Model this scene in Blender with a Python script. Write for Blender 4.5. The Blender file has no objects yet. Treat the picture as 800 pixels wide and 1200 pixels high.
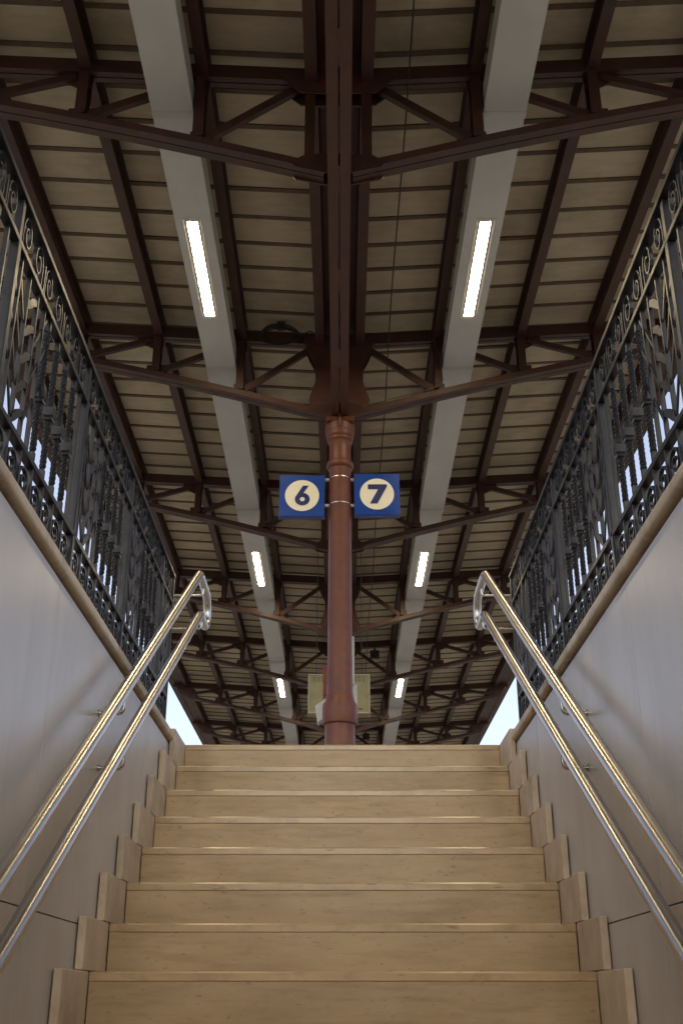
import bpy, bmesh, math, random
from math import sin, cos, pi, radians, sqrt, atan2
from mathutils import Vector, Matrix
random.seed(7)
sc = bpy.context.scene
COL = sc.collection

# ------------------------------------------------------------------ camera
# origin = the photographer's lens, +Y up the stairs, Z up (metres)
cam_d = bpy.data.cameras.new('camera')
cam = bpy.data.objects.new('camera', cam_d); COL.objects.link(cam)
cam_d.sensor_fit = 'VERTICAL'; cam_d.sensor_height = 36.0; cam_d.sensor_width = 24.0
cam_d.lens = 36.0 * 1280.0 / 1200.0
cam_d.clip_start = 0.05; cam_d.clip_end = 5000
cam.location = (0, 0, 0)
cam.rotation_euler = (radians(90 + 24.19), 0, 0)
sc.camera = cam
# ------------------------------------------------------------------ world, sun, exposure
SUN_EL, SUN_ROT = radians(38), radians(180)
w = bpy.data.worlds.new('World'); sc.world = w; w.use_nodes = True
nt = w.node_tree; nt.nodes.clear()
sky = nt.nodes.new('ShaderNodeTexSky'); sky.sky_type = 'NISHITA'; sky.sun_disc = False
sky.sun_elevation = SUN_EL; sky.sun_rotation = SUN_ROT
sky.air_density = 1.0; sky.dust_density = 5.0; sky.ozone_density = 1.0
bg = nt.nodes.new('ShaderNodeBackground'); bg.inputs['Strength'].default_value = 0.15
wo = nt.nodes.new('ShaderNodeOutputWorld')
hs = nt.nodes.new('ShaderNodeHueSaturation'); hs.inputs['Hue'].default_value = 0.515; hs.inputs['Saturation'].default_value = 0.66   # thin high cloud
nt.links.new(sky.outputs[0], hs.inputs['Color']); nt.links.new(hs.outputs[0], bg.inputs[0]); nt.links.new(bg.outputs[0], wo.inputs[0])
sun_d = bpy.data.lights.new('sun', 'SUN'); sun_d.energy = 0.5; sun_d.angle = radians(15); sun_d.color = (1, .96, .9)
sun = bpy.data.objects.new('sun', sun_d); COL.objects.link(sun)
d = Vector((sin(SUN_ROT) * cos(SUN_EL), cos(SUN_ROT) * cos(SUN_EL), sin(SUN_EL)))
sun.rotation_euler = (-d).to_track_quat('-Z', 'Y').to_euler()
sun.location = d * 60
LAMP_STRENGTH = 48.0
sc.view_settings.view_transform = 'Standard'; sc.view_settings.look = 'None'
sc.view_settings.exposure = 1.05; sc.view_settings.gamma = 1.0
sc.view_settings.use_curve_mapping = False
sc.cycles.use_denoising = True
sc.cycles.max_bounces = 6; sc.cycles.diffuse_bounces = 5; sc.cycles.glossy_bounces = 3
sc.cycles.use_adaptive_sampling = True; sc.cycles.adaptive_threshold = 0.02
sc.cycles.sample_clamp_indirect = 6.0
sc.cycles.caustics_reflective = False

# ------------------------------------------------------------------ materials
def mat(name, c1, c2=None, scale=8.0, stretch=(1, 1, 1), rough=0.6, rvar=0.12, metal=0.0, bump=0.0, bscale=60.0,
        detail=3.0, dirt=None, dirt_scale=1.5, dirt_amt=0.5, emit=None, rand=0.0, spec=0.5, bstretch=None, dstretch=None, specks=None):
    m = bpy.data.materials.new(name); m.use_nodes = True
    n = m.node_tree.nodes; L = m.node_tree.links
    b = n['Principled BSDF']
    b.inputs['Metallic'].default_value = metal
    b.inputs['Specular IOR Level'].default_value = spec
    tc = n.new('ShaderNodeNewGeometry')
    mp = n.new('ShaderNodeMapping'); mp.inputs['Scale'].default_value = stretch
    L.new(tc.outputs['Position'], mp.inputs[0])
    nz = n.new('ShaderNodeTexNoise'); nz.inputs['Scale'].default_value = scale; nz.inputs['Detail'].default_value = detail
    nz.inputs['Roughness'].default_value = 0.62
    L.new(mp.outputs[0], nz.inputs[0])
    cr = n.new('ShaderNodeValToRGB')
    cr.color_ramp.elements[0].position = 0.32; cr.color_ramp.elements[1].position = 0.68
    cr.color_ramp.elements[0].color = (*c1, 1); cr.color_ramp.elements[1].color = (*(c2 or c1), 1)
    L.new(nz.outputs[0], cr.inputs[0])
    out = cr.outputs[0]
    if dirt:
        dz = n.new('ShaderNodeTexNoise'); dz.inputs['Scale'].default_value = dirt_scale; dz.inputs['Detail'].default_value = 4
        dz.inputs['Roughness'].default_value = 0.7
        if dstretch:
            dm = n.new('ShaderNodeMapping'); dm.inputs['Scale'].default_value = dstretch
            L.new(tc.outputs['Position'], dm.inputs[0]); L.new(dm.outputs[0], dz.inputs[0])
        else:
            L.new(tc.outputs['Position'], dz.inputs[0])
        dr = n.new('ShaderNodeMapRange'); dr.inputs[1].default_value = 0.48; dr.inputs[2].default_value = 0.72
        dr.inputs[4].default_value = dirt_amt
        L.new(dz.outputs[0], dr.inputs[0])
        mx = n.new('ShaderNodeMix'); mx.data_type = 'RGBA'
        L.new(dr.outputs[0], mx.inputs[0]); L.new(out, mx.inputs[6]); mx.inputs[7].default_value = (*dirt, 1)
        out = mx.outputs[2]
    if specks:
        sz = n.new('ShaderNodeTexNoise'); sz.inputs['Scale'].default_value = specks[1]; sz.inputs['Detail'].default_value = 2
        L.new(mp.outputs[0], sz.inputs[0])
        sr = n.new('ShaderNodeMapRange'); sr.inputs[1].default_value = .66; sr.inputs[2].default_value = .72; sr.inputs[4].default_value = specks[2]
        L.new(sz.outputs[0], sr.inputs[0])
        sm_ = n.new('ShaderNodeMix'); sm_.data_type = 'RGBA'
        L.new(sr.outputs[0], sm_.inputs[0]); L.new(out, sm_.inputs[6]); sm_.inputs[7].default_value = (*specks[0], 1)
        out = sm_.outputs[2]
    if rand:
        oi = n.new('ShaderNodeObjectInfo')
        mr = n.new('ShaderNodeMapRange'); mr.inputs[3].default_value = 1 - rand; mr.inputs[4].default_value = 1 + rand
        L.new(oi.outputs['Random'], mr.inputs[0])
        hv = n.new('ShaderNodeHueSaturation')
        L.new(out, hv.inputs['Color']); L.new(mr.outputs[0], hv.inputs['Value'])
        out = hv.outputs[0]
    L.new(out, b.inputs['Base Color'])
    rr = n.new('ShaderNodeMapRange'); rr.inputs[3].default_value = max(.02, rough - rvar); rr.inputs[4].default_value = min(1, rough + rvar)
    rz = n.new('ShaderNodeTexNoise'); rz.inputs['Scale'].default_value = scale * 0.6; rz.inputs['Detail'].default_value = 1
    L.new(mp.outputs[0], rz.inputs[0]); L.new(rz.outputs[0], rr.inputs[0]); L.new(rr.outputs[0], b.inputs['Roughness'])
    if bump:
        bz = n.new('ShaderNodeTexNoise'); bz.inputs['Scale'].default_value = bscale; bz.inputs['Detail'].default_value = 2
        if bstretch:
            bm_ = n.new('ShaderNodeMapping'); bm_.inputs['Scale'].default_value = bstretch
            L.new(tc.outputs['Position'], bm_.inputs[0]); L.new(bm_.outputs[0], bz.inputs[0])
        else:
            L.new(tc.outputs['Position'], bz.inputs[0])
        bp = n.new('ShaderNodeBump'); bp.inputs['Strength'].default_value = bump; bp.inputs['Distance'].default_value = 0.01
        L.new(bz.outputs[0], bp.inputs['Height']); L.new(bp.outputs[0], b.inputs['Normal'])
    if emit:
        b.inputs['Emission Color'].default_value = (*emit[0], 1); b.inputs['Emission Strength'].default_value = emit[1]
    return m
M = {}
M['stone'] = mat('travertine', (.365, .262, .138), (.450, .335, .190), scale=3.0, stretch=(.9, 2.0, 2.4), rough=.42, bump=.05, bscale=90,
                 detail=6, dirt=(.24, .165, .08), dirt_scale=5, dirt_amt=.6, dstretch=(.7, 1.5, 6.0), rand=.08, bstretch=(1, 1, 3), specks=((.14, .095, .05), 34, .45))
M['stone_tread'] = mat('polished_travertine', (.375, .258, .135), (.47, .337, .187), scale=6, stretch=(.5, 1.5, 4), rough=.30, rvar=.05, bump=.02, bscale=50, spec=.7,
                 detail=5, dirt=(.22, .15, .075), dirt_scale=7, dirt_amt=.6, rand=.08, specks=((.12, .08, .04), 22, .6))
M['stone_side'] = mat('pale_limestone', (.50, .405, .285), (.60, .495, .36), scale=9, rough=.55, bump=.08, bscale=80,
                      dirt=(.2, .15, .1), dirt_scale=4, dirt_amt=.5, rand=.08)
M['coping'] = mat('coping_stone', (.45, .35, .225), (.57, .46, .31), scale=10, stretch=(1, .4, 1), rough=.5, bump=.15, bscale=70,
                  dirt=(.12, .085, .05), dirt_scale=5, dirt_amt=.7, rand=.06)
M['panel'] = mat('wall_porcelain', (.46, .435, .405), (.52, .495, .465), scale=2, stretch=(1, 1.6, .7), rough=.30, rvar=.03, bump=.0, bscale=30,
                 dirt=(.35, .325, .30), dirt_scale=2.2, dirt_amt=.45, dstretch=(1, 2.2, .55), rand=.05)
M['grout'] = mat('wall_grout', (.20, .175, .15), rough=.9)
M['backing'] = mat('dark_mortar', (.06, .05, .045), rough=.9)
M['red_iron'] = mat('dark_red_iron_paint', (.100, .0245, .0095), (.125, .032, .012), scale=14, rough=.5, bump=.06, bscale=55,
                    dirt=(.045, .022, .015), dirt_scale=3, dirt_amt=.55)
M['truss_iron'] = mat('shaded_red_iron_paint', (.040, .0110, .0064), (.058, .0165, .0095), scale=10, rough=.55, bump=.08, bscale=40,
                      dirt=(.022, .014, .011), dirt_scale=2.4, dirt_amt=.6)  # same paint as the column, base colour darkened to hold the shade under the roof
M['beam'] = mat('red_brown_beam_paint', (.060, .022, .013), (.080, .029, .017), scale=12, rough=.5, dirt=(.03, .015, .01), dirt_scale=3)
M['ceil'] = mat('beige_ceiling_board', (.42, .355, .255), (.50, .43, .315), scale=4, stretch=(1, 4, 1), rough=.8, bump=.1, bscale=45,
                dirt=(.24, .195, .13), dirt_scale=1.1, dirt_amt=.6, rand=.10)
M['rib'] = mat('dark_joint_strip', (.095, .066, .042), (.13, .092, .06), scale=12, rough=.8)
M['duct'] = mat('grey_sheet_metal', (.47, .475, .48), (.53, .535, .54), scale=3, stretch=(1, .5, 1), rough=.5, bump=.03, bscale=12,
                dirt=(.40, .40, .39), dirt_scale=1.6, dirt_amt=.35, rand=.05)
M['lampframe'] = mat('lamp_trim', (.50, .50, .49), rough=.5)
M['lamp'] = mat('lit_diffuser', (.9, .88, .8), rough=.5, emit=((1.0, .78, .48), LAMP_STRENGTH))
M['rail'] = mat('charcoal_iron', (.012, .013, .017), (.020, .021, .024), scale=25, rough=.34, bump=.02, bscale=60, spec=.27,
                dirt=(.035, .032, .026), dirt_scale=9, dirt_amt=.35)
M['steel'] = mat('brushed_stainless', (.52, .50, .47), (.60, .58, .55), scale=20, stretch=(6, .3, .3), rough=.30, rvar=.045, metal=1.0)
M['blue'] = mat('sign_blue', (.003, .040, .25), (.004, .047, .28), scale=6, rough=.32)
M['cream'] = mat('sign_cream', (.70, .68, .58), (.74, .72, .62), scale=6, rough=.4)
M['numeral'] = mat('sign_numeral_blue', (.008, .022, .12), rough=.35)
M['cabinet'] = mat('cream_cabinet_paint', (.20, .18, .09), (.25, .22, .115), scale=5, rough=.5, dirt=(.3, .26, .15), dirt_scale=6)
M['cabrim'] = mat('cabinet_rim_paint', (.30, .29, .21), (.34, .33, .24), rough=.5)
M['cabdark'] = mat('cabinet_slot', (.10, .09, .06), rough=.7)
M['white'] = mat('white_board', (.45, .45, .45), (.52, .52, .52), rough=.5)
M['redplate'] = mat('orange_red_plate', (.17, .025, .012), (.21, .03, .014), rough=.45)
M['black'] = mat('black_rubber', (.015, .015, .015), rough=.6)
M['cable_grey'] = mat('grey_cable', (.06, .055, .05), rough=.6)
M['paving'] = mat('platform_paving', (.30, .27, .23), (.38, .345, .30), scale=6, rough=.7, bump=.1, dirt=(.2, .18, .15), dirt_scale=.8)
M['edge'] = mat('platform_edge_stone', (.42, .4, .36), (.5, .47, .43), scale=6, rough=.7)
M['ballast'] = mat('track_ballast', (.12, .105, .09), (.24, .215, .19), scale=22, rough=.95, bump=.8, bscale=14)
M['earth'] = mat('far_ground', (.10, .11, .06), (.18, .17, .12), scale=.2, rough=.95)
M['concrete'] = mat('concrete', (.30, .285, .265), (.37, .355, .33), scale=3, rough=.8, bump=.1)
M['roofdeck'] = mat('roof_deck', (.17, .10, .08), (.22, .14, .11), scale=3, rough=.8)
M['rust'] = mat('rail_rust', (.12, .06, .035), (.17, .09, .05), scale=18, rough=.7)
M['gal'] = mat('galvanised_steel', (.36, .37, .38), (.42, .43, .44), scale=8, rough=.5, metal=.6)

# ------------------------------------------------------------------ mesh helpers
class MB:
    def __init__(s): s.v = []; s.f = []
    def add(s, vs, fs):
        o = len(s.v); s.v += [tuple(p) for p in vs]; s.f += [tuple(i + o for i in f) for f in fs]; return s
    def box(s, x0, x1, y0, y1, z0, z1):
        x0, x1 = min(x0, x1), max(x0, x1)
        return s.add([(x0,y0,z0),(x1,y0,z0),(x1,y1,z0),(x0,y1,z0),(x0,y0,z1),(x1,y0,z1),(x1,y1,z1),(x0,y1,z1)],
              [(0,3,2,1),(4,5,6,7),(0,1,5,4),(1,2,6,5),(2,3,7,6),(3,0,4,7)])
    def prism(s, poly, axis, a0, a1):
        # poly in the two other axes (in x,y,z order), extruded along axis
        n = len(poly)
        def P(p, a):
            return {'x': (a, p[0], p[1]), 'y': (p[0], a, p[1]), 'z': (p[0], p[1], a)}[axis]
        vs = [P(p, a0) for p in poly] + [P(p, a1) for p in poly]
        fs = [tuple(range(n)), tuple(range(2*n-1, n-1, -1))] + [(i, i+n, (i+1) % n + n, (i+1) % n) for i in range(n)]
        return s.add(vs, fs)
    def bar(s, p, q, wd, hd, up=(0, 0, 1)):
        p = Vector(p); q = Vector(q); t = (q - p).normalized(); u = Vector(up)
        a = t.cross(u).normalized(); b = a.cross(t).normalized()
        vs = []
        for c in (p, q):
            for i, j in ((-1,-1),(1,-1),(1,1),(-1,1)): vs.append(c + a * (i*wd/2) + b * (j*hd/2))
        return s.add(vs, [(0,1,2,3),(7,6,5,4),(0,4,5,1),(1,5,6,2),(2,6,7,3),(3,7,4,0)])
    def sweep(s, pts, prof, side=Vector((0,1,0)), closed_prof=True):
        # prof: (a, b) offsets, a along side, b along side x tangent
        pts = [Vector(p) for p in pts]; n = len(pts); m = len(prof); vs = []
        for i, p in enumerate(pts):
            t = (pts[min(i+1, n-1)] - pts[max(i-1, 0)]).normalized()
            a = side - t * side.dot(t)
            a.normalize(); b = t.cross(a)
            for (pa, pb) in prof: vs.append(p + a*pa + b*pb)
        fs = []
        for i in range(n-1):
            for j in range(m):
                k = (j+1) % m
                fs.append((i*m+j, i*m+k, (i+1)*m+k, (i+1)*m+j))
        fs.append(tuple(range(m-1, -1, -1))); fs.append(tuple((n-1)*m + j for j in range(m)))
        return s.add(vs, fs)
    def tube(s, pts, r, n=12, side=None):
        pts = [Vector(p) for p in pts]; k = len(pts); vs = []
        ref = side
        a = None
        for i, p in enumerate(pts):
            t = (pts[min(i+1, k-1)] - pts[max(i-1, 0)]).normalized()
            if a is None:
                ref = Vector((1,0,0)) if abs(t.x) < .8 else Vector((0,0,1))
                a = (ref - t*ref.dot(t)).normalized()
            else:
                a = (a - t*a.dot(t)).normalized()
            b = t.cross(a)
            rr = r[i] if isinstance(r, (list, tuple)) else r
            for j in range(n):
                an = 2*pi*j/n; vs.append(p + a*(rr*cos(an)) + b*(rr*sin(an)))
        fs = [(i*n+j, i*n+(j+1) % n, (i+1)*n+(j+1) % n, (i+1)*n+j) for i in range(k-1) for j in range(n)]
        fs.append(tuple(range(n-1, -1, -1))); fs.append(tuple((k-1)*n+j for j in range(n)))
        return s.add(vs, fs)
    def lathe(s, prof, cx=0, cy=0, n=40):
        vs = []; m = len(prof)
        for (r, z) in prof:
            for j in range(n): a = 2*pi*j/n; vs.append((cx + r*cos(a), cy + r*sin(a), z))
        fs = [(i*n+j, i*n+(j+1) % n, (i+1)*n+(j+1) % n, (i+1)*n+j) for i in range(m-1) for j in range(n)]
        fs.append(tuple(range(n-1, -1, -1))); fs.append(tuple((m-1)*n+j for j in range(n)))
        return s.add(vs, fs)
    def mesh(s, name, m, smooth=False, bevel=0, seg=1):
        me = bpy.data.meshes.new(name); me.from_pydata(s.v, [], s.f)
        bm = bmesh.new(); bm.from_mesh(me)
        bmesh.ops.recalc_face_normals(bm, faces=bm.faces)
        if bevel:
            es = [e for e in bm.edges if len(e.link_faces) == 2 and e.calc_face_angle(0) > .5]
            bmesh.ops.bevel(bm, geom=es, offset=bevel, segments=seg, affect='EDGES', profile=.6)
        bm.to_mesh(me); bm.free()
        me.materials.append(m)
        if smooth:
            me.polygons.foreach_set('use_smooth', [True]*len(me.polygons))
            me.set_sharp_from_angle(angle=radians(38))
        me.update()
        return me
    def build(s, name, m, parent=None, **k):
        return link(name, s.mesh(name, m, **k), parent)
def link(name, me, parent=None, loc=None, rot=None, scale=None):
    o = bpy.data.objects.new(name, me); COL.objects.link(o)
    if parent: o.parent = parent
    if loc: o.location = loc
    if rot: o.rotation_euler = rot
    if scale: o.scale = scale
    return o
def empty(name, loc=(0,0,0)):
    o = bpy.data.objects.new(name, None); COL.objects.link(o); o.location = loc; o.empty_display_size = .2
    return o
def tag(o, label=None, cat=None, group=None, kind=None):
    if label: o['label'] = label
    if cat: o['category'] = cat
    if group: o['group'] = group
    if kind: o['kind'] = kind
    return o
def copy_tree(o, parent=None):
    c = o.copy(); COL.objects.link(c); c.parent = parent
    for ch in list(o.children): copy_tree(ch, c)
    return c

# ------------------------------------------------------------------ dimensions
Z0, Y0, TR, RI = 1.286, 5.961, .28, .17         # top landing level, top nosing, tread, riser
HW = .855                                        # half width of the steps between the skirting blocks
WX = .888                                        # face of the side walls
SX = .005                                        # stair axis
NST = 17
FLOOR = Z0 - RI*NST
FY = [5.95 + 3.45*k for k in range(-4, 11)]      # truss lines
YA, YB = FY[0] - .6, FY[-1] + .6                 # canopy ends
CX = -.014                                       # column axis

# ------------------------------------------------------------------ setting: ground, platform, tracks
g = MB().box(-900, 900, -900, 1500, -.3, .28)
# the stairwell is cut out of the ground as four slabs
def ring(name, x0, x1, y0, y1, hx, hy0, hy1, z0, z1, m):
    b = MB()
    b.box(x0, -hx, y0, y1, z0, z1); b.box(hx, x1, y0, y1, z0, z1)
    b.box(-hx, hx, hy1, y1, z0, z1); b.box(-hx, hx, y0, hy0, z0, z1)
    return tag(b.build(name, m), kind='structure')
ring('ground', -900, 900, -900, 1500, 1.1, -9.0, Y0 + .4, -2.0, .22, M['earth'])
ring('platform', -3.9, 3.9, -40, 90, 1.08, -2.4, Y0 + TR - .005, .3, Z0 - .012, M['paving'])
for s, nm in ((-1, 'west'), (1, 'east')):
    b = MB().box(s*3.9, s*4.25, -40, 90, .3, Z0 - .004)
    tag(b.build('platform_edge_kerb', M['edge'], bevel=.012), kind='structure')
    b = MB()
    b.prism([(s*4.3, .226), (s*4.6, .42), (s*7.3, .42), (s*8.2, .226)] if s > 0 else [(s*8.2, .226), (s*7.3, .42), (s*4.6, .42), (s*4.3, .226)], 'y', -60, 120)
    tag(b.build('track_bed', M['ballast']), kind='structure')
    tr = empty('railway_track', (s*5.95, 0, .42))
    tag(tr, 'railway track on the %s of the platform' % ('left side' if s < 0 else 'right side'), 'track', 'tracks beside the platform')
    for q in (-.72, .72):
        b = MB().prism([(q-.07, .06), (q+.07, .06), (q+.02, .09), (q+.035, .2), (q-.035, .2), (q-.02, .09)], 'y', -60, 120)
        b.build('steel_rail', M['rust'], tr)
    sm = MB().box(-1.25, 1.25, -.12, .12, -.06, .058).mesh('sleeper', M['concrete'], bevel=.015)
    for k in range(40): link('sleeper', sm, tr, (0, -2 + k*.62, 0))
b = MB().box(-WX - .25, WX + .25, -9.0, Y0 - TR*(NST-1) - .002, FLOOR - .2, FLOOR)
tag(b.build('underpass_floor', M['concrete']), kind='structure')

# ------------------------------------------------------------------ the staircase
st = tag(empty('stone_staircase', (SX, Y0 - TR*(NST-1), FLOOR)), 'worn beige stone staircase climbing between two grey panelled walls', 'staircase')
base = Vector(st.location)
# slab with a worn, polished arris along its front edge
tread_me = MB().prism([(0, -.0285), (.0015, -.030), (TR + .03, -.030), (TR + .03, 0), (.0075, 0), (.0008, -.0044), (0, -.0062)], 'x', -HW, HW).mesh('tread', M['stone_tread'])
riser_me = MB().box(-HW, HW, 0, .02, -(RI - .002), -.0305).mesh('riser', M['stone'], bevel=.0015)
skirt_me = {}
for s in (-1, 1):
    skirt_me[s] = MB().box(s*HW + s*.001, s*(HW + .029), -.384, -.004, -RI + .002, 0).mesh('skirting_block', M['stone_side'], bevel=.003)
for k in range(NST):
    y, z = Y0 - TR*k, Z0 - RI*k
    loc = Vector((SX, y, z)) - base
    link('tread', tread_me, st, loc)
    link('riser', riser_me, st, loc + Vector((0, .0022, 0)))
    for s in (-1, 1):
        if k == 0:
            MB().box(s*HW + s*.001, s*(HW + .029), -.384, TR + .02, -RI + .002, 0).build('skirting_block', M['stone_side'], st, bevel=.003).location = loc
        else:
            link('skirting_block', skirt_me[s], st, loc + Vector((0, random.uniform(-.004, .004), 0)))
core = MB()
prof = [(Y0 - TR*(NST-1) + .03, FLOOR - .15)]
for k in range(NST-1, -1, -1):
    y, z = Y0 - TR*k, Z0 - RI*k
    prof += [(y + .03, z - RI - .032 if k < NST-1 else FLOOR - .15), (y + .03, z - .032)]
prof += [(Y0 + TR, Z0 - .032), (Y0 + TR, FLOOR - .15)]
prof = prof[1:]
core.prism([(y - base.y, z - base.z) for y, z in prof], 'x', -HW + .002, HW - .002)
core.build('stair_core', M['backing'], st)

# ------------------------------------------------------------------ side walls with panels and coping
YW0 = -8.9
for s in (-1, 1):
    side = 'left' if s < 0 else 'right'
    wl = tag(empty('stair_wall', (s*WX + SX, 0, FLOOR)), 'smooth grey panelled wall with stone coping %s of the stairs' % ('on the left' if s < 0 else 'on the right'), 'wall', 'walls beside the stairs')
    o = Vector(wl.location)
    MB().box(s*.02, s*.22, YW0, Y0 + .02, 0, 1.205 - FLOOR).build('wall_core', M['grout'], wl)
    ys = [-2.03, -.28, 1.47, 3.225, 4.975, Y0 - .03]
    zs = [FLOOR + .002, -.74, .241, 1.212]
    for i in range(len(ys)-1):
        for j in range(len(zs)-1):
            jit = random.uniform(-.0006, .0006)
            MB().box(s*jit, s*.0195, ys[i] + .0018, ys[i+1] - .0018, zs[j] + .0018 - FLOOR, zs[j+1] - .0018 - FLOOR).build('wall_panel', M['panel'], wl, bevel=.0012)
    cy = [-2.35, -.98, .4, 1.78, 3.15, 4.42, Y0 - .384]
    for i in range(len(cy)-1):
        b = MB()
        p = []
        for zc_, a0 in ((1.240, -pi/2), (1.256, 0)):   # rounded nose facing the stairs
            for k in range(5):
                a = a0 + pi/2*k/4
                p.append((s*(-.004 - .018*cos(a)), zc_ + .018*sin(a)))
        p += [(s*.20, 1.274), (s*.20, 1.222)]
        p = [(x, z - FLOOR) for x, z in p]
        if s > 0: p = p[::-1]
        b.prism(p, 'y', cy[i] + .0012, cy[i+1] - .0012)
        b.build('coping_stone', M['coping'], wl, smooth=True)
    MB().box(s*.004, s*.20, Y0 - .383, Y0 + .08, 1.219 - FLOOR, 1.276 - FLOOR).build('coping_stone', M['coping'], wl, bevel=.004)

# ------------------------------------------------------------------ wrought iron railings
RX = .985
posts = [1.70, 2.67, 3.64, 4.61, 5.58]
ZT, ZS, ZL, ZB = 2.255, 2.095, 1.545, 1.325
def spiral_pts(r0, r1, a0, turns, n, cy, cz, flip=1):
    out = []
    for i in range(n+1):
        t = i/n; r = r0 + (r1-r0)*t; a = a0 + flip*turns*2*pi*t
        out.append((0, cy + r*cos(a), cz + r*sin(a)))
    return out
def ribbon(pts, w=.013, t=.006):
    return MB().sweep(pts, [(-w/2, -t/2), (w/2, -t/2), (w/2, t/2), (-w/2, t/2)], side=Vector((1, 0, 0)))
hT = ZS + .012; HT = ZT - ZS - .02
# crook shaped scroll of the top frieze: a stem that rises, rolls over and curls inward
pts = [(0, -.042, .0), (0, -.046, .04), (0, -.046, HT*.55)]
pts += spiral_pts(.046, .012, pi, 1.35, 20, 0, HT*.55 + .005, -1)
pts = pts[:3] + [(a, b_, HT*.52 + (c - HT*.55 - .005)*1.45) for a, b_, c in pts[3:]]
scroll_top = ribbon(pts).mesh('frieze_scroll', M['rail'])
pts = [(0, .042, .0), (0, .05, .06), (0, .05, .12)] + spiral_pts(.05, .012, 0, 1.45, 20, 0, .135, 1)
scroll_bot = ribbon(pts).mesh('lower_scroll', M['rail'])
pts = spiral_pts(.042, .042, -pi/2, 1.0, 16, 0, .055, 1)
ring_bot = ribbon(pts).mesh('lower_ring', M['rail'])
# twisted square bar
def twisted(h, w=.017, turns=6.5, n=78):
    b = MB(); vs = []
    for i in range(n+1):
        t = i/n; z = h*t; e = min(1, max(0, (t - .06)/.05)) * 1.0
        a = 2*pi*turns*max(0, min(1, (t - .08)/.84)) + pi/4
        for j in range(4): vs.append((w/sqrt(2)*cos(a + j*pi/2), w/sqrt(2)*sin(a + j*pi/2), z))
    fs = [(i*4+j, i*4+(j+1) % 4, (i+1)*4+(j+1) % 4, (i+1)*4+j) for i in range(n) for j in range(4)]
    return b.add(vs, fs)
tw_me = twisted(ZS - ZL - .012).mesh('twisted_baluster', M['rail'])
kb = MB()
kp = [(.009, -.040), (.015, -.037), (.017, -.030), (.014, -.026), (.018, -.021), (.018, .010), (.014, .028), (.008, .042)]
vs = []
for r, z in kp:
    for j in range(4): vs.append(((1, 1, -1, -1)[j]*r, (1, -1, -1, 1)[j]*r, z))
n_ = len(kp)
kb.add(vs, [(i*4+j, i*4+(j+1) % 4, (i+1)*4+(j+1) % 4, (i+1)*4+j) for i in range(n_-1) for j in range(4)] + [(3,2,1,0), (n_*4-4, n_*4-3, n_*4-2, n_*4-1)])
knob_me = kb.mesh('knob', M['rail'])
leaf = MB()
lp = [(0, -.012), (.0, .012), (.028, .046), (.060, .066), (.097, .078), (.097, .060), (.060, .036), (.022, .002)]
leaf.prism(lp, 'x', -.005, .005)
leaf_me = leaf.mesh('leaf', M['rail'])
flat_me = MB().box(-.007, .007, -.005, .005, 0, ZS - ZL - .012).mesh('flat_bar', M['rail'])
post_me = MB().box(-.015, .015, -.015, .015, 1.277, ZS - .008).mesh('post', M['rail'], bevel=.003)
stub_me = MB().box(-.012, .012, -.013, .013, ZS + .012, ZT - .008).mesh('post_stub', M['rail'], bevel=.002)
clip_me = ribbon([(0, -.03, 0), (0, -.034, .012), (0, -.02, .024), (0, .01, .024), (0, .03, .012), (0, .03, 0)], .014, .006).mesh('rail_clip', M['rail'])
low_me = MB().box(-.010, .010, -.006, .006, ZB, ZL - .012).mesh('lower_bar', M['rail'])
fri_me = MB().box(-.009, .009, -.004, .004, ZS + .011, ZT - .04).mesh('frieze_bar', M['rail'])
diag_me = MB().bar((0, 0, .20), (0, .125, 0), .010, .006, up=(1, 0, 0)).mesh('slant_bar', M['rail'])
for s in (-1, 1):
    rl = tag(empty('iron_railing', (s*RX + SX, 0, 1.276)), 'ornate charcoal wrought iron railing on the coping of the %s wall' % ('left' if s < 0 else 'right'), 'railing', 'railings above the stairs')
    o = Vector((0, 0, 1.276))
    ye = 5.93
    def part(name, me, y, z=0.0, flip=False):
        ob = link(name, me, rl, (0, y, z - 1.276))
        if flip: ob.scale = (1, -1, 1)
        return ob
    for nm, z, wd, hd in (('top_rail', ZT, .040, .020), ('frieze_rail', ZS, .030, .020), ('lower_rail', ZL, .030, .020), ('bottom_rail', ZB - .01, .03, .018)):
        MB().box(-wd/2, wd/2, posts[0] - .02, ye + .014, z - hd/2 - 1.276, z + hd/2 - 1.276).build(nm, M['rail'], rl, bevel=.002)
    MB().box(-.016, .016, ye - .016, ye + .016, .0005, ZT - .008 - 1.276).build('end_post', M['rail'], rl, bevel=.003)
    for p in posts:
        last = p > 5.5
        part('post', post_me, p); part('post_stub', stub_me, p); part('rail_clip', clip_me, p - .02, ZT + .008)
        # slanting bars between post and leaf stem
        for k in range(4): part('slant_bar', diag_me, p + .03, ZL + .04 + k*.11)
        for q_ in ((.07, .165, .262, .345, .885) if not last else (.07, .165, .262)): part('flat_bar', flat_me, p + q_, ZL + .006)
        for k in range(5): part('leaf', leaf_me, p + .168, ZL + .035 + k*.10)
        if not last:
            for k in range(3): part('slant_bar', diag_me, p + .40, ZL + .09 + k*.13, flip=True)
            for k, q in enumerate((.415, .54, .665, .79)):
                bo = part('twisted_baluster', tw_me, p + q, ZL + .006)
                ko = link('knob', knob_me, bo, (0, 0, .255 + random.uniform(-.006, .006)))
        nb = 7 if not last else 2
        for k in range(nb):
            y = p + .085 + k*.133
            part('frieze_scroll', scroll_top, y, hT, flip=(k % 2 == 1))
            if k % 2 == 1: part('frieze_bar', fri_me, y + .066)
            part('lower_scroll', scroll_bot, y, ZB - .0, flip=(k % 2 == 0))
            part('lower_bar', low_me, y + .066)

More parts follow.
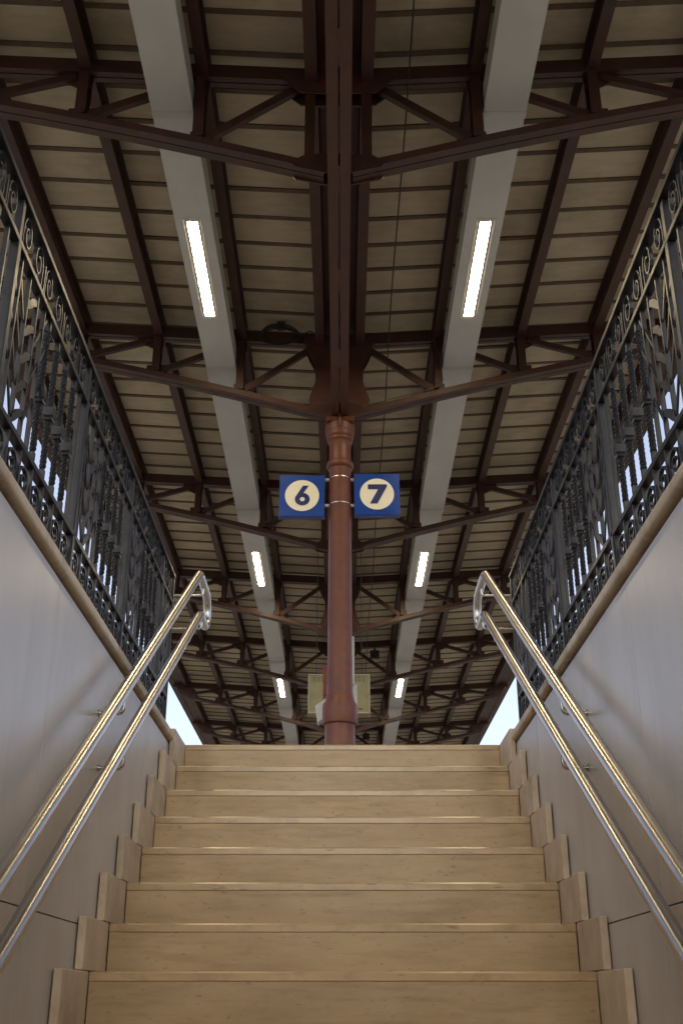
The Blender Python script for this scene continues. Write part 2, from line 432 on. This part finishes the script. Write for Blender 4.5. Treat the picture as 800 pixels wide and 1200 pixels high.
# ------------------------------------------------------------------ stainless handrails
HX = .80
for s in (-1, 1):
    hr = tag(empty('stair_handrail', (s*WX + SX, 4.3, 1.03)), 'double tube stainless steel handrail bracketed to the %s wall' % ('left' if s < 0 else 'right'), 'handrail', 'stair handrails')
    o = Vector(hr.location)
    x = s*HX + SX
    def zu(y): return .905 + .632*(y - 3.7)
    def zl(y): return .682 + .612*(y - 3.7)
    def T(pts): return [Vector(p) - o for p in pts]
    y0 = .9
    up = [(x, y0, zu(y0)), (x, 2.5, zu(2.5)), (x, 5.66, zu(5.66))]
    MB().tube(T(up), .0235, 22).build('upper_rail', M['steel'], hr, smooth=True)
    lo = [(x, y0, zl(y0)), (x, 2.5, zl(2.5)), (x, 5.80, zl(5.80))]
    MB().tube(T(lo), .0235, 22).build('lower_rail', M['steel'], hr, smooth=True)
    # rounded return joining the two rails at the top
    lp = [(5.66, zu(5.66)), (5.70, zu(5.70) - .001), (5.735, zu(5.72) + .008), (5.78, zu(5.72) + .016), (5.84, zu(5.72)+.018), (6.02, zu(5.72) + .018), (6.08, zu(5.72) + .010), (6.125, zu(5.72) - .012), (6.15, zu(5.72) - .05),
          (6.155, zu(5.72) - .10), (6.14, zl(5.85) + .045), (6.105, zl(5.85) + .014), (6.06, zl(5.85) + .002), (5.95, zl(5.85)), (5.88, zl(5.85) - .0), (5.845, zl(5.835) + .001), (5.80, zl(5.80))]
    # smooth
    def cr(P, n=4):
        out = []
        for i in range(len(P)-1):
            p0, p1, p2, p3 = P[max(i-1,0)], P[i], P[i+1], P[min(i+2,len(P)-1)]
            for k in range(n):
                t = k/n
                out.append(tuple(.5*((2*b_) + (c_-a_)*t + (2*a_-5*b_+4*c_-d_)*t*t + (-a_+3*b_-3*c_+d_)*t**3) for a_, b_, c_, d_ in zip(p0, p1, p2, p3)))
        out.append(P[-1]); return out
    MB().tube(T([(x, a, c) for a, c in cr(lp)]), .0234, 22).build('end_loop', M['steel'], hr, smooth=True)
    for y in (1.0, 2.40, 3.93):
        for zf, yy in ((zu, y), (zl, y + .07)):
            z = zf(yy)
            xi = s*(WX - .001) + SX
            pth = [(x, yy, z - .015), (x, yy, z - .066), (x + s*.005, yy, z - .082), (x + s*.018, yy, z - .088), (xi, yy, z - .088)]
            br = MB().tube(T(cr(pth, 3)), .0085, 10).build('bracket', M['steel'], hr, smooth=True)
            MB().tube(T([(xi - s*.005, yy, z - .088), (xi, yy, z - .088)]), .013, 14).build('wall_flange', M['steel'], br, smooth=True)
    for z, yy in ((2.135, 5.925), (1.935, 5.925)):
        zz = (zu(5.72) + .018 if z > 2 else zl(5.85))
        pth = [(x, yy, zz - .012), (x, yy, z + .018), (x + s*.006, yy, z + .004), (x + s*.02, yy, z), (s*RX + SX - s*.015, yy, z)]
        MB().tube(T(cr(pth, 3)), .0065, 10).build('stay_rod', M['steel'], hr, smooth=True)

# ------------------------------------------------------------------ canopy
def zc(x): return 6.28 + .062*abs(x)             # underside of the ceiling boards
def uc(x): return 6.10 + .058*abs(x)             # centre of the upper chord
def lc(x): return 5.185 + .246*abs(x) + .042*sin(pi*min(abs(x), 3.4)/3.4)
NODES = [.20, .985, 1.83, 2.60, 3.35]
can = tag(empty('platform_canopy', (-.016, 0, Z0)), 'wide dark red iron canopy roof with beige boards over the platform', 'canopy')
off = Vector((0, 0, -Z0))
def cpart(b, name, m, parent=can, **k):
    b.v = [(p[0], p[1], p[2] - Z0) for p in b.v]
    return b.build(name, m, parent, **k)
# trusses (one built, the others copied)
def build_truss(on_column):
    t = empty('truss', (0, 0, 0)); t.parent = can
    def tp(b, name, **k):
        b.v = [(p[0], p[1], p[2] - Z0) for p in b.v]
        return b.build(name, M['truss_iron'], t, **k)
    for s in (-1, 1):
        xs = [.10 + (3.40 - .10)*i/10 for i in range(11)]
        # lower chord: two angle irons back to back with a slit between them
        for q in (-1, 1):
            pr = [(q*.0045, 0), (q*.070, 0), (q*.070, .060), (q*.0045, .075)]
            b = MB(); vs = []
            for x in xs:
                for a, c in pr: vs.append((s*x, a, lc(x) + c))
            m_ = len(pr)
            fs = [(i*m_+j, i*m_+(j+1) % m_, (i+1)*m_+(j+1) % m_, (i+1)*m_+j) for i in range(len(xs)-1) for j in range(m_)]
            fs += [tuple(range(m_)), tuple((len(xs)-1)*m_ + j for j in range(m_))]
            b.add(vs, fs); tp(b, 'lower_chord')
        MB_ = MB()
        for i in range(14):
            x = .3 + i*.22; MB_.box(s*(x - .03), s*(x + .03), -.0055, .0055, lc(x) + .01, lc(x) + .07)
        b = MB()
        pr = [(-.050, -.06), (-.006, -.06), (-.006, -.052), (.006, -.052), (.006, -.06), (.050, -.06), (.050, .06), (-.050, .06)]
        vs = []
        for x in (.0, 3.62):
            for a, c in pr: vs.append((s*x, a, uc(x) + c))
        m_ = len(pr)
        b.add(vs, [(j, (j+1) % m_, (j+1) % m_ + m_, j + m_) for j in range(m_)] + [tuple(range(m_)), tuple(range(m_, 2*m_))])
        tp(b, 'upper_chord')
        for i in (1, 2, 3):
            x = NODES[i]
            # channel post with its flanges outwards
            b = MB()
            b.box(s*(x - .006), s*(x + .006), -.05, .05, lc(x) + .075, uc(x) - .061)
            b.box(s*(x - .038), s*(x + .038), -.058, -.0505, lc(x) + .075, uc(x) - .061)
            b.box(s*(x - .038), s*(x + .038), .0505, .058, lc(x) + .075, uc(x) - .061)
            tp(b, 'post')
        for i in (1, 2, 3, 4):
            x1, x0 = NODES[i], NODES[i-1]
            p = (s*(x1 - .05), 0, lc(x1) + .09); q = (s*(x0 + .07), 0, uc(x0) - .075)
            b = MB()
            b.bar(p, q, .045, .060, up=(0, 0, 1))
            tp(b, 'diagonal')
        for i in (1, 2, 3):
            x = NODES[i]
            z = uc(x) - .06
            b = MB().prism([(s*(x - .06), z - .001), (s*(x + .21), z + .012), (s*(x + .20), z - .03), (s*(x + .06), z - .11), (s*(x - .052), z - .11)], 'y', -.0045, .0045)
            tp(b, 'gusset_plate')
            z = lc(x) + .075
            b = MB().prism([(s*(x - .11), z - .028), (s*(x + (.062 if i == 1 else .10)), z + .015), (s*(x + (.060 if i == 1 else .095)), z + .085), (s*(x - .11), z + .085)], 'y', -.0052, .0052)
            tp(b, 'gusset_plate')
        # end plate under the eaves
        b = MB().prism([(s*3.2, uc(3.2) - .06), (s*3.55, uc(3.55) - .06), (s*3.42, lc(3.35)), (s*3.2, lc(3.2) + .04)], 'y', -.005, .005)
        tp(b, 'gusset_plate')
        b = MB().box(s*.165, s*.235, -.055, .055, 5.25, 6.04); tp(b, 'post')
    if on_column:
        Ls = [[(.36, 6.15), (.35, 6.07), (.30, 5.92), (.24, 5.80), (.225, 5.64), (.30, 5.40), (.25, 5.26), (.1, 5.20)]]
    else:
        Ls = [[(.42, 6.15), (.40, 6.05), (.27, 5.93), (.15, 5.92)], [(.15, 5.36), (.24, 5.35), (.33, 5.29), (.30, 5.25), (.1, 5.20)]]
    for L in Ls:
        poly = [(-x, z) for x, z in L] + [(x, z) for x, z in L[::-1]]
        tp(MB().prism(poly, 'y', -.068, -.056), 'centre_plate'); tp(MB().prism(poly, 'y', .056, .068), 'centre_plate')
    return t
trs = [build_truss(False), build_truss(True)]
seen_ = [False, False]
for i, y in enumerate(FY):
    q = 1 if i in (0, 5, 7, 9, 11, 13) else 0
    t = copy_tree(trs[q], can) if seen_[q] else trs[q]
    seen_[q] = True
    t.location = (CX*.5, y, 0)
# purlins
for s in (-1, 1):
    for x in NODES[1:]:
        zb, zt = uc(x) - .045, zc(x) - .004
        b = MB()
        b.box(s*(x - .042), s*(x + .042), YA, YB, zb, zb + .012); b.box(s*(x - .007), s*(x + .007), YA, YB, zb + .0125, zt - .0125); b.box(s*(x - .042), s*(x + .042), YA, YB, zt - .012, zt)
        cpart(b, 'purlin', M['truss_iron'])
    b = MB()
    x = .20
    b.box(s*(x - .045), s*(x + .045), YA, YB, 6.02, 6.033); b.box(s*(x - .006), s*(x + .006), YA, YB, 6.0335, 6.28); b.box(s*(x - .045), s*(x + .045), YA, YB, 6.2805, 6.292)
    cpart(b, 'valley_beam', M['truss_iron'])
    b = MB().box(s*.006, s*.016, YA, YB, 5.205, 5.36)
    b.box(s*.006, s*.080, YA, YB, 5.190, 5.2045); b.box(s*.006, s*.080, YA, YB, 5.3605, 5.372)
    cpart(b, 'tie_beam', M['beam'])
    b = MB().box(s*3.66, s*3.70, YA, YB, 6.30, 6.62); b.box(s*3.58, s*3.6595, YA, YB, 6.30, 6.312)
    cpart(b, 'fascia', M['truss_iron'])
    cpart(MB().box(s*3.36, s*3.6595, YA, YB, 6.315, 6.33), 'eave_soffit', M['truss_iron'])
    # roof deck above the boards
    b = MB().prism([(s*.16, zc(.16) + .03), (s*3.66, zc(3.66) + .03), (s*3.66, zc(3.66) + .09), (s*.16, zc(.16) + .09)], 'y', YA, YB)
    cpart(b, 'roof_deck', M['roofdeck'])
pl = MB().box(-.0055, .0055, -.14, .14, 5.1915, 5.2035).mesh('batten_plate', M['beam'])
for i, y in enumerate(FY):
    for dy in (0, 1.15, 2.3): link('batten_plate', pl, can, (0, y + dy, -Z0))
b = MB().box(-.150, .150, YA, YB, 6.23, 6.245); b.box(-.150, -.145, YA, YB, 6.246, 6.35); b.box(.145, .150, YA, YB, 6.246, 6.35)
b.box(-.17, .17, YA, YB, zc(.17) + .032, zc(.17) + .088)
cpart(b, 'valley_gutter', M['truss_iron'])
# ceiling boards and the joint strips between them
PITCH, YR0 = .3645, 6.99
bays = [(.21, .98), (.99, 1.825), (1.835, 2.595), (2.605, 3.345), (3.355, 3.655)]
board_me = {}
for s in (-1, 1):
    for i, (a, c) in enumerate(bays):
        b = MB().prism([(s*a, zc(a) - Z0), (s*c, zc(c) - Z0), (s*c, zc(c) + .025 - Z0), (s*a, zc(a) + .025 - Z0)], 'y', .012, PITCH - .012)
        board_me[(s, i)] = b.mesh('ceiling_board', M['ceil'], bevel=.003)
rib_me = {s: MB().prism([(s*.24, zc(.24) - .010 - Z0), (s*3.65, zc(3.65) - .010 - Z0), (s*3.65, zc(3.65) + .014 - Z0), (s*.24, zc(.24) + .014 - Z0)], 'y', -.023, .023).mesh('joint_strip', M['rib']) for s in (-1, 1)}
k0 = math.ceil((YA - YR0)/PITCH); k1 = math.floor((YB - YR0)/PITCH)
rest = MB()
nb = 0
for k in range(k0, k1):
    y = YR0 + k*PITCH
    near = 4.0 < y < 16.9
    for s in (-1, 1):
        link('joint_strip', rib_me[s], can, (0, y + random.uniform(-.006, .006), random.uniform(-.002, .002)))
        for i in range(5):
            if near and i < 4:
                link('ceiling_board', board_me[(s, i)], can, (0, y, random.uniform(-.004, .003))); nb += 1
            else:
                a, c = bays[i]
                rest.prism([(s*a, zc(a)), (s*c, zc(c)), (s*c, zc(c) + .025), (s*a, zc(a) + .025)], 'y', y + .012, y + PITCH - .012)
ro = cpart(rest, 'ceiling_boards', M['ceil']); ro['kind'] = 'stuff'

# ------------------------------------------------------------------ lighting trunking with lamps
for s in (-1, 1):
    side = 'left' if s < 0 else 'right'
    X0, X1, ZD, ZU = 1.055, 1.355, 5.80, 6.00
    DX = -.042 if s > 0 else 0.0
    du = tag(empty('lighting_duct', (s*1.205 + DX, 0, ZU)), 'long grey sheet metal lighting duct hung under the canopy %s of the column' % side, 'lighting duct', 'lighting ducts under the canopy')
    o = Vector((s*1.205, 0, ZU))
    edges = [YA] + [y + .02 for y in FY] + [YB]
    LY = [-5.99, .91, 7.81, 14.98, 21.62, 28.5, 35.4]
    for i in range(len(edges)-1):
        a, c = edges[i] + .0015, edges[i+1] - .0015
        lam = [l for l in LY if a < l < c]
        wv = random.uniform(-.004, .004)
        def P(b):
            b.v = [(p[0] - o.x, p[1], p[2] - o.z) for p in b.v]; return b
        x0, x1 = s*X0, s*(X1 + wv)
        b = MB()
        b.box(x0, x0 + s*.003, a, c, ZD, ZU); b.box(x1 - s*.003, x1, a, c, ZD, ZU); b.box(x0 + s*.0035, x1 - s*.0035, a, c, ZU - .003, ZU)
        if lam:
            l = lam[0]; h, wd = .700, .072; m_ = s*1.215
            b.box(x0 + s*.0035, x1 - s*.0035, a, l - h, ZD, ZD + .003); b.box(x0 + s*.0035, x1 - s*.0035, l + h, c, ZD, ZD + .003)
            b.box(x0 + s*.0035, m_ - s*wd, l - h + .0005, l + h - .0005, ZD, ZD + .003); b.box(m_ + s*wd, x1 - s*.0035, l - h + .0005, l + h - .0005, ZD, ZD + .003)
        else:
            b.box(x0 + s*.0035, x1 - s*.0035, a, c, ZD, ZD + .003)
        P(b).build('duct_section', M['duct'], du)
        # joint cover and hanger
        b = MB().box(x0 - s*.003, x1 + s*.003, c - .03, c + .03, ZD - .0022, ZD - .0004)
        P(b).build('joint_cover', M['duct'], du)
        b = MB().box(s*1.19, s*1.22, c - .004, c + .004, ZU + .0005, uc(1.2) - .061)
        P(b).build('hanger', M['truss_iron'], du)
    for l in LY:
        n = round((l - 7.81)/6.95)
        which = {0: 'nearest', 1: 'middle', 2: 'farthest visible'}.get(n, 'out of view')
        lm = tag(empty('ceiling_lamp', (s*1.215 + DX, l, ZD)), ('%s lit rectangular lamp in the %s lighting duct' % (which, side)) if n in (0, 1, 2) else 'lit rectangular lamp of the %s duct, %s' % (side, {-2: 'well behind the viewer', -1: 'overhead behind the viewer', 3: 'beyond the stair top', 4: 'at the far canopy end'}[n]), 'lamp', 'lamps in the lighting ducts')
        h, wd = .700, .072
        def rect(a, c, z): return [(-a, -c, z), (a, -c, z), (a, c, z), (-a, c, z)]
        rings = rect(wd + .012, h + .012, -.0006) + rect(wd + .012, h + .012, -.0045) + rect(wd - .002, h - .002, -.0045) + rect(wd - .004, h - .004, -.0020) + rect(.0425, .668, -.0012)
        b = MB().add(rings, [(r0*4 + k, r0*4 + (k+1) % 4, r0*4 + 4 + (k+1) % 4, r0*4 + 4 + k) for r0 in range(4) for k in range(4)])
        b.build('trim', M['lampframe'], lm)
        MB().add([(-.043, -.6685, -.0009), (-.043, .6685, -.0009), (.043, .6685, -.0009), (.043, -.6685, -.0009)], [(0, 1, 2, 3)]).build('diffuser', M['lamp'], lm)

# ------------------------------------------------------------------ columns
CP = [(.132, Z0), (.150, Z0 + .001), (.150, Z0 + .20), (.132, Z0 + .23), (.1305, 2.19), (.150, 2.200), (.153, 2.21), (.153, 2.35), (.149, 2.375), (.130, 2.40), (.124, 2.43), (.119, 2.435), (.114, 2.47),
      (.110, 2.70), (.1045, 4.64), (.108, 4.65), (.108, 4.66), (.124, 4.675), (.130, 4.695), (.130, 4.715), (.124, 4.73), (.116, 4.735), (.116, 4.745), (.105, 4.755), (.104, 4.90), (.108, 4.93), (.120, 4.96), (.126, 4.965), (.128, 4.985), (.122, 4.99), (.132, 5.005), (.136, 5.02), (.134, 5.035), (.141, 5.05), (.144, 5.08), (.144, 5.13)]
def make_column():
    c = empty('iron_column', (0, 0, Z0))
    MB().lathe([(r, z - Z0) for r, z in CP[:13]], n=48).build('base_shaft', M['red_iron'], c, smooth=True)
    MB().lathe([(.1139, 2.4702 - Z0)] + [(r, z - Z0) for r, z in CP[13:25]], n=48).build('shaft', M['red_iron'], c, smooth=True)
    MB().lathe([(.1039, 4.9005 - Z0)] + [(r, z - Z0) for r, z in CP[25:]], n=48).build('capital', M['red_iron'], c, smooth=True)
    MB().box(-.135, .135, -.135, .135, 5.1305 - Z0, 5.188 - Z0).build('bearing_plate', M['red_iron'], c, bevel=.006)
    return c
col = make_column()
tag(col, 'dark red cast iron column between the two blue number signs', 'column', 'columns along the platform axis')
col.location = (CX, FY[5], Z0)
for z in (4.285, 4.555):
    MB().lathe([(.1062, z - .004 - Z0), (.1082, z - .004 - Z0), (.1082, z + .004 - Z0), (.1062, z + .004 - Z0)], n=40).build('steel_band', M['steel'], col, smooth=True)
b = MB().lathe([(.006, 5.06 - Z0), (.010, 5.08 - Z0), (.014, 5.13 - Z0), (.012, 5.20 - Z0)], 0, -.16, 12); b.build('drip_spout', M['red_iron'], col, smooth=True)
for y, lb in ((FY[7], 'dark red iron column standing directly behind the front column'), (FY[9], 'dark red iron column third in line behind the front column')):
    c = empty('iron_column', (CX, y, Z0))
    for ch in list(col.children)[:4]:
        q = ch.copy(); COL.objects.link(q); q.parent = c
    tag(c, lb, 'column', 'columns along the platform axis')

# ------------------------------------------------------------------ number signs
def digit6():
    # ring bowl plus a straight slanted stem
    b = MB(); n = 40; vs = []; R, r, cz = .058, .021, -.036
    R = .060
    for i in range(n):
        a = 2*pi*i/n
        vs += [(R*1.04*cos(a), -.003, cz + R*sin(a)), (r*cos(a), -.003, cz + r*sin(a)), (R*1.04*cos(a), 0, cz + R*sin(a)), (r*cos(a), 0, cz + r*sin(a))]
    fs = []
    for i in range(n):
        j = (i+1) % n
        fs += [(4*i, 4*j, 4*j+1, 4*i+1), (4*i, 4*i+2, 4*j+2, 4*j), (4*i+1, 4*j+1, 4*j+3, 4*i+3)]
    b.add(vs, fs)
    b2 = [(-.058, -.020), (-.050, .000), (.004, .094), (.052, .094), (-.002, .010), (-.012, -.012), (-.03, -.02)]
    b.prism(b2, 'y', -.0036, -.0004)
    return b
def digit7():
    return MB().prism([(-.078, .092), (.082, .092), (.082, .070), (.000, -.092), (-.062, -.092), (.008, .046), (-.078, .046)], 'y', -.0036, -.0004)
for num, cx_, cz_, fn, tilt in (('6', -.372, 4.372, digit6, .006), ('7', .335, 4.388, digit7, -.004)):
    sg = tag(empty('platform_sign', (cx_, 9.36, cz_)), 'square blue sign with number %s in a cream disc on the column\'s %s side' % (num, 'left' if num == '6' else 'right'), 'sign', 'platform number signs')
    sg.rotation_euler = (0, tilt, 0)
    MB().box(-.215, .215, -.006, .075, -.215, .215).build('sign_box', M['blue'], sg, bevel=.004)
    n = 56
    dk = MB(); vs = [(.161*cos(2*pi*i/n), -.009, .161*sin(2*pi*i/n)) for i in range(n)] + [(.161*cos(2*pi*i/n), -.0062, .161*sin(2*pi*i/n)) for i in range(n)]
    dk.add(vs, [tuple(range(n)), tuple(range(2*n-1, n-1, -1))] + [(i, (i+1) % n, (i+1) % n + n, i + n) for i in range(n)])
    dk.build('disc', M['cream'], sg)
    dg = fn(); dg.v = [(x*1.12 + .003, y - .0094, z*1.08) for x, y, z in dg.v]
    dg.build('numeral', M['numeral'], sg)
    sgn = 1 if cx_ < 0 else -1
    for z in (4.285, 4.555):
        e = CX - sgn*.104
        MB().box(sgn*.2152, e - cx_, .018, .042, z - cz_ - .012, z - cz_ + .012).build('clamp_arm', M['gal'], sg)

# ------------------------------------------------------------------ things behind the column
cb = tag(empty('display_cabinet', (CX - .015, 12.6, 3.07)), 'cream metal cabinet hung on thin rods behind the column', 'cabinet')
MB().box(-.365, .365, 0, .16, 0, .49).build('cabinet_body', M['cabinet'], cb, bevel=.012)
b = MB()
for sx in (-1, 1):
    b.box(sx*.35, sx*.364, -.012, -.0005, .012, .478)
b.box(-.349, .349, -.012, -.0005, .012, .026); b.box(-.349, .349, -.012, -.0005, .466, .478)
b.build('door_rim', M['cabrim'], cb)
sl = MB().box(-.018, .018, -.004, -.0005, -.004, .004).mesh('vent_slot', M['cabdark'])
for sx in (-1, 1):
    for i in range(3):
        for j in range(3): link('vent_slot', sl, cb, (sx*(.19 + i*.05), 0, .40 + j*.022))
    MB().box(sx*.25 - .03, sx*.25 + .03, -.004, -.0006, .055, .072).build('name_plate', M['cabdark'], cb)
    MB().tube([(sx*.27, .08, .49), (sx*.27, .08, lc(.3) - 3.07 + 0.0)], .0035, 6).build('hanging_rod', M['black'], cb)
rp = tag(empty('red_plate', (-.146, 9.66, 2.50)), 'narrow orange red plate with bolts behind the column', 'plate')
MB().box(-.022, .03, 0, .012, 0, .305).build('plate', M['redplate'], rp, bevel=.002)
for z in (.03, .15, .27): MB().tube([(-.006, -.004, z), (-.006, 0, z)], .007, 8).build('bolt', M['black'], rp)
MB().box(.03, .062, .001, .010, .12, .18).build('mounting_lug', M['redplate'], rp)
wb = tag(empty('angled_board', (-.185, 9.62, 2.26)), 'small grey white angled box beside the column collar on the left', 'box')
b = MB().prism([(-.05, .165), (.062, .238), (.045, .02), (.022, .045), (-.028, .0)], 'y', 0, .10); b.build('box_shell', M['white'], wb, bevel=.004)
MB().box(.04, .10, .03, .07, .10, .13).build('mounting_lug', M['gal'], wb)
nb_ = tag(empty('notice_board', (.10, 9.60, 2.41)), 'white notice board edge showing behind the right of the column', 'board')
MB().box(-.06, .017, 0, .03, .20, .655).build('upper_board', M['white'], nb_, bevel=.002)
MB().box(-.06, .040, .035, .06, 0, .21).build('lower_board', M['white'], nb_, bevel=.002)
MB().box(-.055, -.02, -.09, -.0005, .08, .11).build('mounting_lug', M['gal'], nb_)
for y, lb in ((FY[8], 'small black loudspeaker box under the fifth roof truss right of the column'), (FY[10], 'small black loudspeaker box under a far roof truss just above the stair top')):
    sp = tag(empty('loudspeaker', (.62 if y < 20 else .60, y, uc(.6) - .07)), lb, 'loudspeaker', 'loudspeakers under the trusses')
    MB().box(-.085, .085, -.06, .06, -.20, -.05).build('speaker_box', M['black'], sp, bevel=.01)
    MB().box(-.02, .02, -.01, .01, -.0495, .0).build('bracket', M['truss_iron'], sp)

# ------------------------------------------------------------------ cables
pts = [(.474 + .008*sin(y*1.3), y, uc(.48) - .075 - .03*sin(pi*((y - FY[0]) % 3.45)/3.45)) for y in [YA + i*.345 for i in range(int((YB - YA)/.345))]]
tag(MB().tube(pts, .006, 6).build('ceiling_cable', M['black']), 'thin black cable running lengthwise under the boards right of the column', 'cable')
cl = tag(empty('cable_coil', (-.62, FY[5] - .07, uc(.62))), 'coil of black cable tied to the second truss left of the column', 'cable')
for k in range(4):
    r = .125 + .012*k; n = 40
    pts = [((r + .01*sin(3*a + k))*cos(a)*1.25, -.02 - .008*k + .006*sin(2*a), -.01 + .75*(r + .008*cos(2*a + k))*sin(a)) for a in [2*pi*i/n for i in range(n+1)]]
    MB().tube(pts, .008, 8).build('cable_loop', M['black'], cl, smooth=True)
MB().tube([(.16, -.02, .03), (.22, -.05, -.02), (.3, -.06, .02), (.42, -.02, -.02)], .007, 8).build('cable_tail', M['black'], cl, smooth=True)
MB().box(-.03, .05, -.05, -.01, .055, .15).build('junction_box', M['black'], cl, bevel=.006)
x, y = 1.0, FY[5] - .07
pts = [(1.05, y, uc(1)+.03), (.99, y - .01, uc(1) + .05), (.93, y - .02, uc(1) - .0), (.93, y - .015, uc(1) - .12), (.985, y, uc(1) - .28), (1.0, y, lc(1) + .16), (.97, y - .01, lc(1) + .09), (.85, y, lc(.85) + .085), (.5, y, lc(.5) + .083), (.2, y, lc(.2) + .082)]
tag(MB().tube(pts, .006, 8).build('looped_cable', M['cable_grey'], smooth=True), 'thin grey cable looping down to the second truss right of the column', 'cable')
print('boards', nb, 'objects', len(bpy.data.objects))
